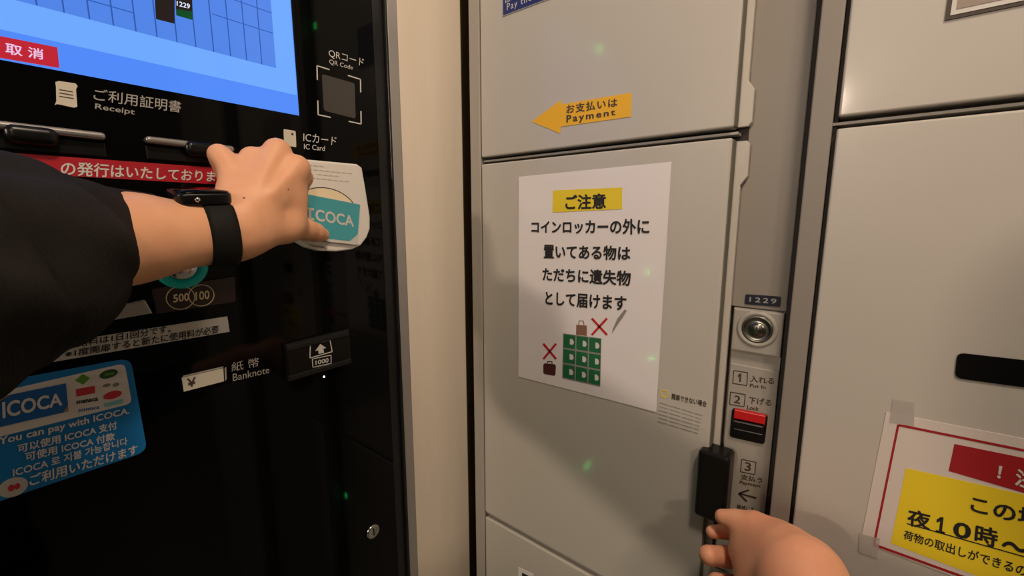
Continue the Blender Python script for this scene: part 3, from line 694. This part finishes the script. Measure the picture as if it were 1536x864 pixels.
# --- left arm (hand with card)
W1 = at(330, 349, .395)
def left(p):
    el = at(-120, 425, .215); m1 = at(60, 388, .285); m2 = at(200, 357, .345)
    nr = np.array([.6, .0, .8])
    arm = smin(cone(p, el, m1, .036, .0355), cone(p, m1, m2, .0355, .0335), .01)
    arm = smin(arm, cone(p, m2, W1, .0335, .0262), .012)
    w2 = at(352, 345, .402)
    mcp = [(at(445, 251, .440), .0115), (at(416, 228, .436), .0125), (at(380, 240, .428), .0118), (at(349, 258, .412), .0105)]
    base = [at(378, 325, .405), at(368, 318, .402), at(358, 312, .402), at(349, 310, .402)]
    palm = smin(cone(p, W1, w2, .0262, .0258), cone(p, w2, at(385, 328, .415), .0258, .021), .012)
    for (q, r), b_ in zip(mcp, base): palm = smin(palm, cone(p, b_, q, .017, r), .006)
    palm = smin(palm, cone(p, at(395, 300, .425), at(430, 300, .440), .019, .015), .014)
    # thenar and thumb
    tb, t1, t2, t3 = at(385, 347, .412), at(426, 339, .440), at(458, 344, .478), at(483, 352, .511)
    palm = smin(palm, cone(p, tb, t1, .0180, .0165), .012)
    palm = smin(palm, cone(p, at(440, 270, .447), at(434, 322, .447), .012, .0155), .014)
    th = chain(p, [(t1, .0155), (t2, .0112), (at(472, 348, .496), .0100), (t3, .0085)], .006)
    d = smin(smin(arm, palm, .010), th, .009)
    fg = [chain(p, [(mcp[0][0], .0108), (at(454, 266, .465), .0100), (at(448, 288, .486), .0088), (at(436, 298, .480), .0078)], .004),
          chain(p, [(mcp[1][0], .0115), (at(424, 241, .465), .0100), (at(415, 275, .470), .0088), (at(408, 292, .462), .0078)], .004),
          chain(p, [(mcp[2][0], .0110), (at(383, 243, .450), .0096), (at(380, 275, .450), .0085), (at(378, 290, .442), .0075)], .004),
          chain(p, [(mcp[3][0], .0105), (at(337, 241, .411), .0098), (at(329, 232, .411), .0090), (at(328, 238, .418), .0075), (at(334, 262, .424), .0068)], .005)]
    f_ = fg[0]
    for g in fg[1:]: f_ = smin(f_, g, .0025)
    d = smin(d, f_, .007)
    # tendon ridges and a wrist crease
    for q, b_ in ((mcp[0][0], base[0]), (mcp[1][0], base[1])):
        n_ = -ray(420, 280); n_ = n_/np.linalg.norm(n_)
        a_ = q*.9+b_*.1+n_*(.0105); c_ = q*.45+b_*.55+n_*.0160
        d = smin(d, cone(p, a_, c_, .0020, .0012), .008)
    cr = cone(p, at(371, 356, .3825), at(401, 355, .392), .0016, .0010)
    d = -smin(-d, cr, .005)
    return d
P1, F1 = surface_nets(left, W1-np.array([.17, .36, .14]), W1+np.array([.30, .20, .17]), .0022)
# --- right arm
def right(p):
    wr = at(1262, 985, .315); el = np.array([.20, .17, 1.04])
    arm = cone(p, el, wr, .040, .031)
    tipm = at(1084, 775.5, .447)
    hand = cone(p, wr, at(1200, 880, .365), .031, .0335)
    hand = smin(hand, cone(p, at(1205, 860, .375), at(1168, 830, .410), .0320, .0290), .014)
    hand = smin(hand, cone(p, at(1168, 838, .400), at(1132, 812, .425), .0275, .0190), .014)
    hand = smin(hand, cone(p, at(1150, 870, .400), at(1128, 835, .425), .0290, .0200), .014)
    th = chain(p, [(at(1155, 810, .420), .0180), (at(1131, 788, .430), .0120), (at(1105, 780, .440), .0092), (tipm, .0080)], .006)
    mc = [at(1160, 815, .455), at(1160, 845, .452), at(1165, 880, .44), at(1170, 915, .425)]
    d = smin(smin(arm, hand, .015), th, .010)
    for q in mc: d = smin(d, cone(p, at(1210, 880, .38), q, .018, .0115), .012)
    fs = [[(mc[0], .0110), (at(1128, 800, .470), .0095), (at(1096, 797, .468), .0085), (at(1068, 798, .458), .0066)],
          [(mc[1], .0115), (at(1120, 836, .462), .0105), (at(1088, 835, .450), .0100), (at(1063, 833, .440), .0098)],
          [(mc[2], .0110), (at(1125, 880, .452), .0100), (at(1095, 878, .442), .0095), (at(1075, 873, .434), .0088)],
          [(mc[3], .0105), (at(1135, 915, .440), .0090), (at(1105, 915, .430), .0082), (at(1088, 912, .424), .0075)]]
    f_ = None
    for c_ in fs:
        g = chain(p, c_, .004); f_ = g if f_ is None else smin(f_, g, .002)
    return smin(d, f_, .004)
c0 = at(1180, 860, .40)
P2, F2 = surface_nets(right, c0-np.array([.13, .40, .30]), c0+np.array([.13, .14, .12]), .0022)
per = thing('person', 'person in black sleeve, left hand pressing card on reader, right hand at black door grip', 'person', (0, -.1, .9))
link('left_arm', mesh_from(P1, F1, 'left_arm'), 'skin', per, True)
for px_, py_ in ((432, 284), (366, 297)):   # two small moles on the back of the hand
    dr = ray(px_, py_); dr = dr/np.linalg.norm(dr); tt = np.linspace(.3, .6, 1200); q_ = CAM+tt[:, None]*dr
    hit = q_[np.argmax(left(q_.astype(np.float32)) < 0)]
    MB().lathe(Vector(hit)+Vector(dr)*.0006, -Vector(dr), [(.0009, 0), (.0008, .0009), (.0003, .0011)], 10).build('mole', 'mole', per, True)
link('right_arm', mesh_from(P2, F2, 'right_arm'), 'skin_right', per, True)
# thumbnail on the left thumb

# --- the rest of the person stands behind the camera and shades the lockers
fh = Vector((math.sin(YAW), math.cos(YAW), 0)); rh = Vector((math.cos(YAW), -math.sin(YAW), 0)); uz = Vector((0, 0, 1))
def bp_(r_, f_, z_): return np.array(rh*r_+fh*f_+uz*z_)
ELB = np.array(at(-230, 450, .200)); SHL, SHR = bp_(-.19, -.16, 1.30), bp_(.19, -.16, 1.30)
def jacket(p):
    d = cone(p, bp_(-.14, -.18, 1.28), bp_(.14, -.18, 1.28), .085, .085)
    for a in (-1, 1):
        d = smin(d, cone(p, bp_(.075*a, -.18, 1.20), bp_(.06*a, -.19, .86), .115, .105), .05)
    d = smin(d, cone(p, bp_(0, -.18, .95), bp_(0, -.18, .82), .15, .15), .05)
    d = smin(d, cone(p, SHL, ELB+np.array([-.02, -.06, -.02]), .070, .062), .05); d = smin(d, cone(p, ELB+np.array([-.02, -.06, -.02]), ELB, .062, .058), .03)
    el = np.array([.20, .17, 1.04]); wr = at(1262, 985, .315)
    d = smin(d, cone(p, SHR, el, .070, .058), .05); d = smin(d, cone(p, el, el*.45+wr*.55, .058, .046), .03)
    return d
Pj, Fj = surface_nets(jacket, (-.75, -.75, .55), (.75, .75, 1.50), .011)
link('jacket', mesh_from(Pj, Fj, 'jacket'), 'sleeve_cloth', per, True)
def trousers(p):
    d = cone(p, bp_(-.07, -.18, .80), bp_(.07, -.18, .80), .125, .125)
    for a in (-1, 1):
        d = smin(d, smin(cone(p, bp_(.095*a, -.18, .78), bp_(.11*a, -.16, .46), .095, .068), cone(p, bp_(.11*a, -.16, .46), bp_(.12*a, -.20, .10), .068, .052), .03), .03)
    return d
Pj, Fj = surface_nets(trousers, (-.6, -.6, .03), (.6, .4, .97), .012)
link('trousers', mesh_from(Pj, Fj, 'trousers'), 'trouser_cloth', per, True)
for a in (-1, 1):
    def shoe(p, a=a): return smin(cone(p, bp_(.12*a, -.23, .045), bp_(.12*a, -.10, .038), .042, .036), cone(p, bp_(.12*a, -.21, .05), bp_(.12*a, -.20, .10), .042, .045), .02)
    Pj, Fj = surface_nets(shoe, (-.4, -.5, -.01), (.4, .3, .18), .008); Pj[:, 2] = np.maximum(Pj[:, 2], .001)
    link('shoe', mesh_from(Pj, Fj, 'shoe'), 'black_matt', per, True)
def head(p):
    d = smin(cone(p, bp_(0, -.175, 1.52), bp_(0, -.155, 1.50), .088, .086), cone(p, bp_(0, -.13, 1.43), bp_(0, -.125, 1.40), .060, .048), .04)
    d = smin(d, cone(p, bp_(0, -.17, 1.42), bp_(0, -.18, 1.28), .056, .060), .03)
    d = smin(d, cone(p, bp_(0, -.070, 1.475), bp_(0, -.058, 1.445), .007, .012), .012)            # nose
    d = smin(d, cone(p, bp_(-.022, -.073, 1.405), bp_(.022, -.073, 1.405), .006, .006), .008)     # lips
    for a in (-1, 1):
        d = smin(d, cone(p, bp_(.016*a, -.075, 1.492), bp_(.045*a, -.083, 1.492), .007, .006), .010)   # brows
        d = -smin(-d, np.linalg.norm(p-bp_(.031*a, -.064, 1.475), axis=-1)-.012, .008)
        d = smin(d, np.linalg.norm(p-bp_(.031*a, -.082, 1.475), axis=-1)-.0115, .003)
        d = smin(d, cone(p, bp_(.084*a, -.165, 1.485), bp_(.082*a, -.160, 1.45), .014, .009), .008)    # ears
    return d
Pj, Fj = surface_nets(head, (-.25, -.40, 1.24), (.30, .10, 1.64), .005)
link('head', mesh_from(Pj, Fj, 'head'), 'skin', per, True)
def hair(p):
    d = smin(cone(p, bp_(0, -.185, 1.53), bp_(0, -.160, 1.525), .096, .090), cone(p, bp_(0, -.21, 1.50), bp_(0, -.215, 1.43), .080, .055), .03)
    return np.maximum(d, -(cone(p, bp_(0, -.06, 1.52), bp_(0, -.08, 1.40), .062, .075)))
Pj, Fj = surface_nets(hair, (-.25, -.40, 1.34), (.30, .10, 1.66), .006)
link('hair', mesh_from(Pj, Fj, 'hair'), 'black_matt', per, True)

# --- sleeve: a loft with folds
def loft(cs, name, m, parent, nseg=96, wave=None, thick=.0025, closed_end=True):
    pts = [Vector(c[0]) for c in cs]; bm = bmesh.new(); uvl = bm.loops.layers.uv.new('UVMap'); N = 60
    def ev(t_):                              # Catmull-Rom through the stations
        k = min(int(t_), len(cs)-2); f_ = t_-k; g = lambda i: cs[max(0, min(len(cs)-1, i))]
        out = []
        for comp in (lambda c: Vector(c[0]), lambda c: c[1]):
            p0, p1, p2, p3 = comp(g(k-1)), comp(g(k)), comp(g(k+1)), comp(g(k+2))
            out.append(.5*((2*p1)+(p2-p0)*f_+(2*p0-5*p1+4*p2-p3)*f_*f_+(3*p1-p0-3*p2+p3)*f_**3))
        return out
    S_ = [ev(i*(len(cs)-1)/N) for i in range(N+1)]; rings = []; up = Vector((0, 0, 1))
    for side in (0, 1):
        for i in range(N+1):
            c, r = S_[i]; d = (S_[min(N, i+1)][0]-S_[max(0, i-1)][0]).normalized()
            e1 = d.cross(up).normalized(); e2 = e1.cross(d)
            ring = []
            for j in range(nseg):
                a = 2*math.pi*j/nseg; s_ = i/N
                v = e1*math.cos(a)+e2*math.sin(a)
                fold = noise.noise(Vector((s_*5.0+2*math.sin(a), 1.6*math.cos(a), 3.1)))*.15*(.12+1.0*(1-s_)) + noise.noise(Vector((s_*11, 2.2*math.cos(a), 2.2*math.sin(a))))*.05*(1.1-s_)
                off = d*(.010*math.sin(a*1.0+.6))*(s_**6)
                ring.append(bm.verts.new(c+v*(r*(1+fold)-side*thick)+off))
            rings.append(ring)
    def band(A_, B_, u0, u1, flip=False):
        for j in range(nseg):
            q = (A_[j], A_[(j+1) % nseg], B_[(j+1) % nseg], B_[j]); uv = ((j/nseg, u0), ((j+1)/nseg, u0), ((j+1)/nseg, u1), (j/nseg, u1))
            if flip: q, uv = q[::-1], uv[::-1]
            fc = bm.faces.new(q)
            for lp, u_ in zip(fc.loops, uv): lp[uvl].uv = u_
    for i in range(N): band(rings[i], rings[i+1], i/N, (i+1)/N)
    for i in range(N): band(rings[N+1+i], rings[N+2+i], i/N, (i+1)/N, True)
    band(rings[N], rings[2*N+1], 1, 1.001)
    bm.faces.new(rings[0][::-1])
    bmesh.ops.recalc_face_normals(bm, faces=bm.faces)
    me = bpy.data.meshes.new(name); bm.to_mesh(me); bm.free(); return link(name, me, m, parent, True)
loft([(at(-230, 445, .200), .070), (at(-90, 415, .232), .067), (at(0, 390, .257), .0640), (at(48, 376, .281), .0555), (at(100, 362, .310), .0465), (at(150, 358, .335), .0410), (at(208, 358, .356), .0375)], 'sleeve', 'sleeve_cloth', per)

# ------------------------------------------------------------------ smartwatch
wt = thing('smartwatch', 'black smartwatch with black strap on the left wrist', 'watch', tuple(at(335, 300, .39)))
d = Vector(at(352, 338, .402)-at(290, 345, .375)).normalized()      # arm direction
rt_ = Vector(np.cross(ray(330, 340), [0, 0, 1])).normalized(); d = (d*.55+rt_*.45).normalized()
cW = Vector(at(326, 350, .394)); up0 = Vector((0, 0, 1)); upn = (up0-d*up0.dot(d)).normalized(); sd = d.cross(upn).normalized()   # sd points away from the machine
if sd.x < 0: sd = -sd
tilt = math.radians(-14); un_ = (upn*math.cos(tilt)+sd*math.sin(tilt)).normalized(); sn_ = (sd*math.cos(tilt)-upn*math.sin(tilt)).normalized()
NA, hw = 96, .0113
offs = [-hw, -hw*.6, -hw*.2, hw*.2, hw*.6, hw]
angs = [2*math.pi*i/NA for i in range(NA)]
RAD = np.zeros((NA, 6))
rr_ = np.linspace(.012, .055, 173)
for k, dd in enumerate(offs):                # radius of the wrist under the strap, direction by direction
    for i, a in enumerate(angs):
        v = sn_*math.cos(a)+un_*math.sin(a); pp = np.array(cW+d*dd)+rr_[:, None]*np.array(v)
        sd_ = left(pp.astype(np.float32)); RAD[i, k] = rr_[np.argmax(sd_ > 0)]
RAD = np.minimum(RAD, .0300)
for _ in range(3): RAD = (np.roll(RAD, 1, 0)+RAD*2+np.roll(RAD, -1, 0))/4
bm = bmesh.new(); rings = []
for i, a in enumerate(angs):
    v = sn_*math.cos(a)+un_*math.sin(a)
    prof = [(offs[0], RAD[i, 0]+.0002), (offs[0]+.0004, RAD[i, 0]+.0022)]+[(offs[k], RAD[i, k]+.0028) for k in (1, 2, 3, 4)]+[(offs[5]-.0004, RAD[i, 5]+.0022), (offs[5], RAD[i, 5]+.0002)]
    rings.append([bm.verts.new(cW+v*r_+d*dd) for dd, r_ in prof])
for i in range(NA):
    A_, B_ = rings[i], rings[(i+1) % NA]
    for j in range(8): bm.faces.new((A_[j], A_[(j+1) % 8], B_[(j+1) % 8], B_[j]))
bmesh.ops.recalc_face_normals(bm, faces=bm.faces)
me = bpy.data.meshes.new('strap'); bm.to_mesh(me); bm.free(); link('strap', me, 'black_matt', wt, True)
def obox(c, ex, ey, ez, hx, hy, hz, name, m, parent, bev):
    bm = bmesh.new(); bmesh.ops.create_cube(bm, size=2)
    for v in bm.verts: v.co = Vector((v.co.x*hx, v.co.y*hy, v.co.z*hz))
    if bev[0]:
        vert = [e_ for e_ in bm.edges if abs((e_.verts[0].co-e_.verts[1].co).z) > hz]
        bmesh.ops.bevel(bm, geom=vert, offset=bev[0], segments=6, affect='EDGES', profile=.5)
    if bev[1]:
        ed = [e_ for e_ in bm.edges if abs((e_.verts[0].co-e_.verts[1].co).z) < 1e-6 and e_.is_manifold and e_.calc_face_angle(0) > .8]
        bmesh.ops.bevel(bm, geom=ed, offset=bev[1], segments=4, affect='EDGES', profile=.5)
    for v in bm.verts: v.co = c+ex*v.co.x+ey*v.co.y+ez*v.co.z
    bmesh.ops.recalc_face_normals(bm, faces=bm.faces)
    me = bpy.data.meshes.new(name); bm.to_mesh(me); bm.free(); return link(name, me, m, parent, True)
cc_ = Vector(at(299, 295, .381)); un_ = (upn*.99+sd*.14).normalized(); sn_ = (sd*.99-upn*.14).normalized()
case = obox(cc_, d, sn_, un_, .0205, .0235, .0052, 'case', 'black_plastic', wt, (.008, .0022))
obox(cc_+un_*.0053, d, sn_, un_, .019, .022, .0006, 'watch_glass', 'glass_black', wt, (.007, 0))
MB().lathe(cc_+d*.020+sn_*.006, d, [(.0035, 0), (.0038, .0015), (.0034, .0032), (.001, .0034)], 24).build('crown', 'black_plastic', wt, True)
MB().lathe(cc_+sn_*.0235-d*.006, sn_, [(.0022, -.001), (.0020, .0006), (.0005, .0010)], 16).build('side_button', 'chrome', wt, True)

bpy.data.objects.remove(_fo)
for o in bpy.data.objects:                   # fine marks nobody could pick apart
    if o.name.split('.')[0] in ('fine_print', 'faded_print', 'receipt_icon_lines', 'map_lines'): o['kind'] = 'stuff'
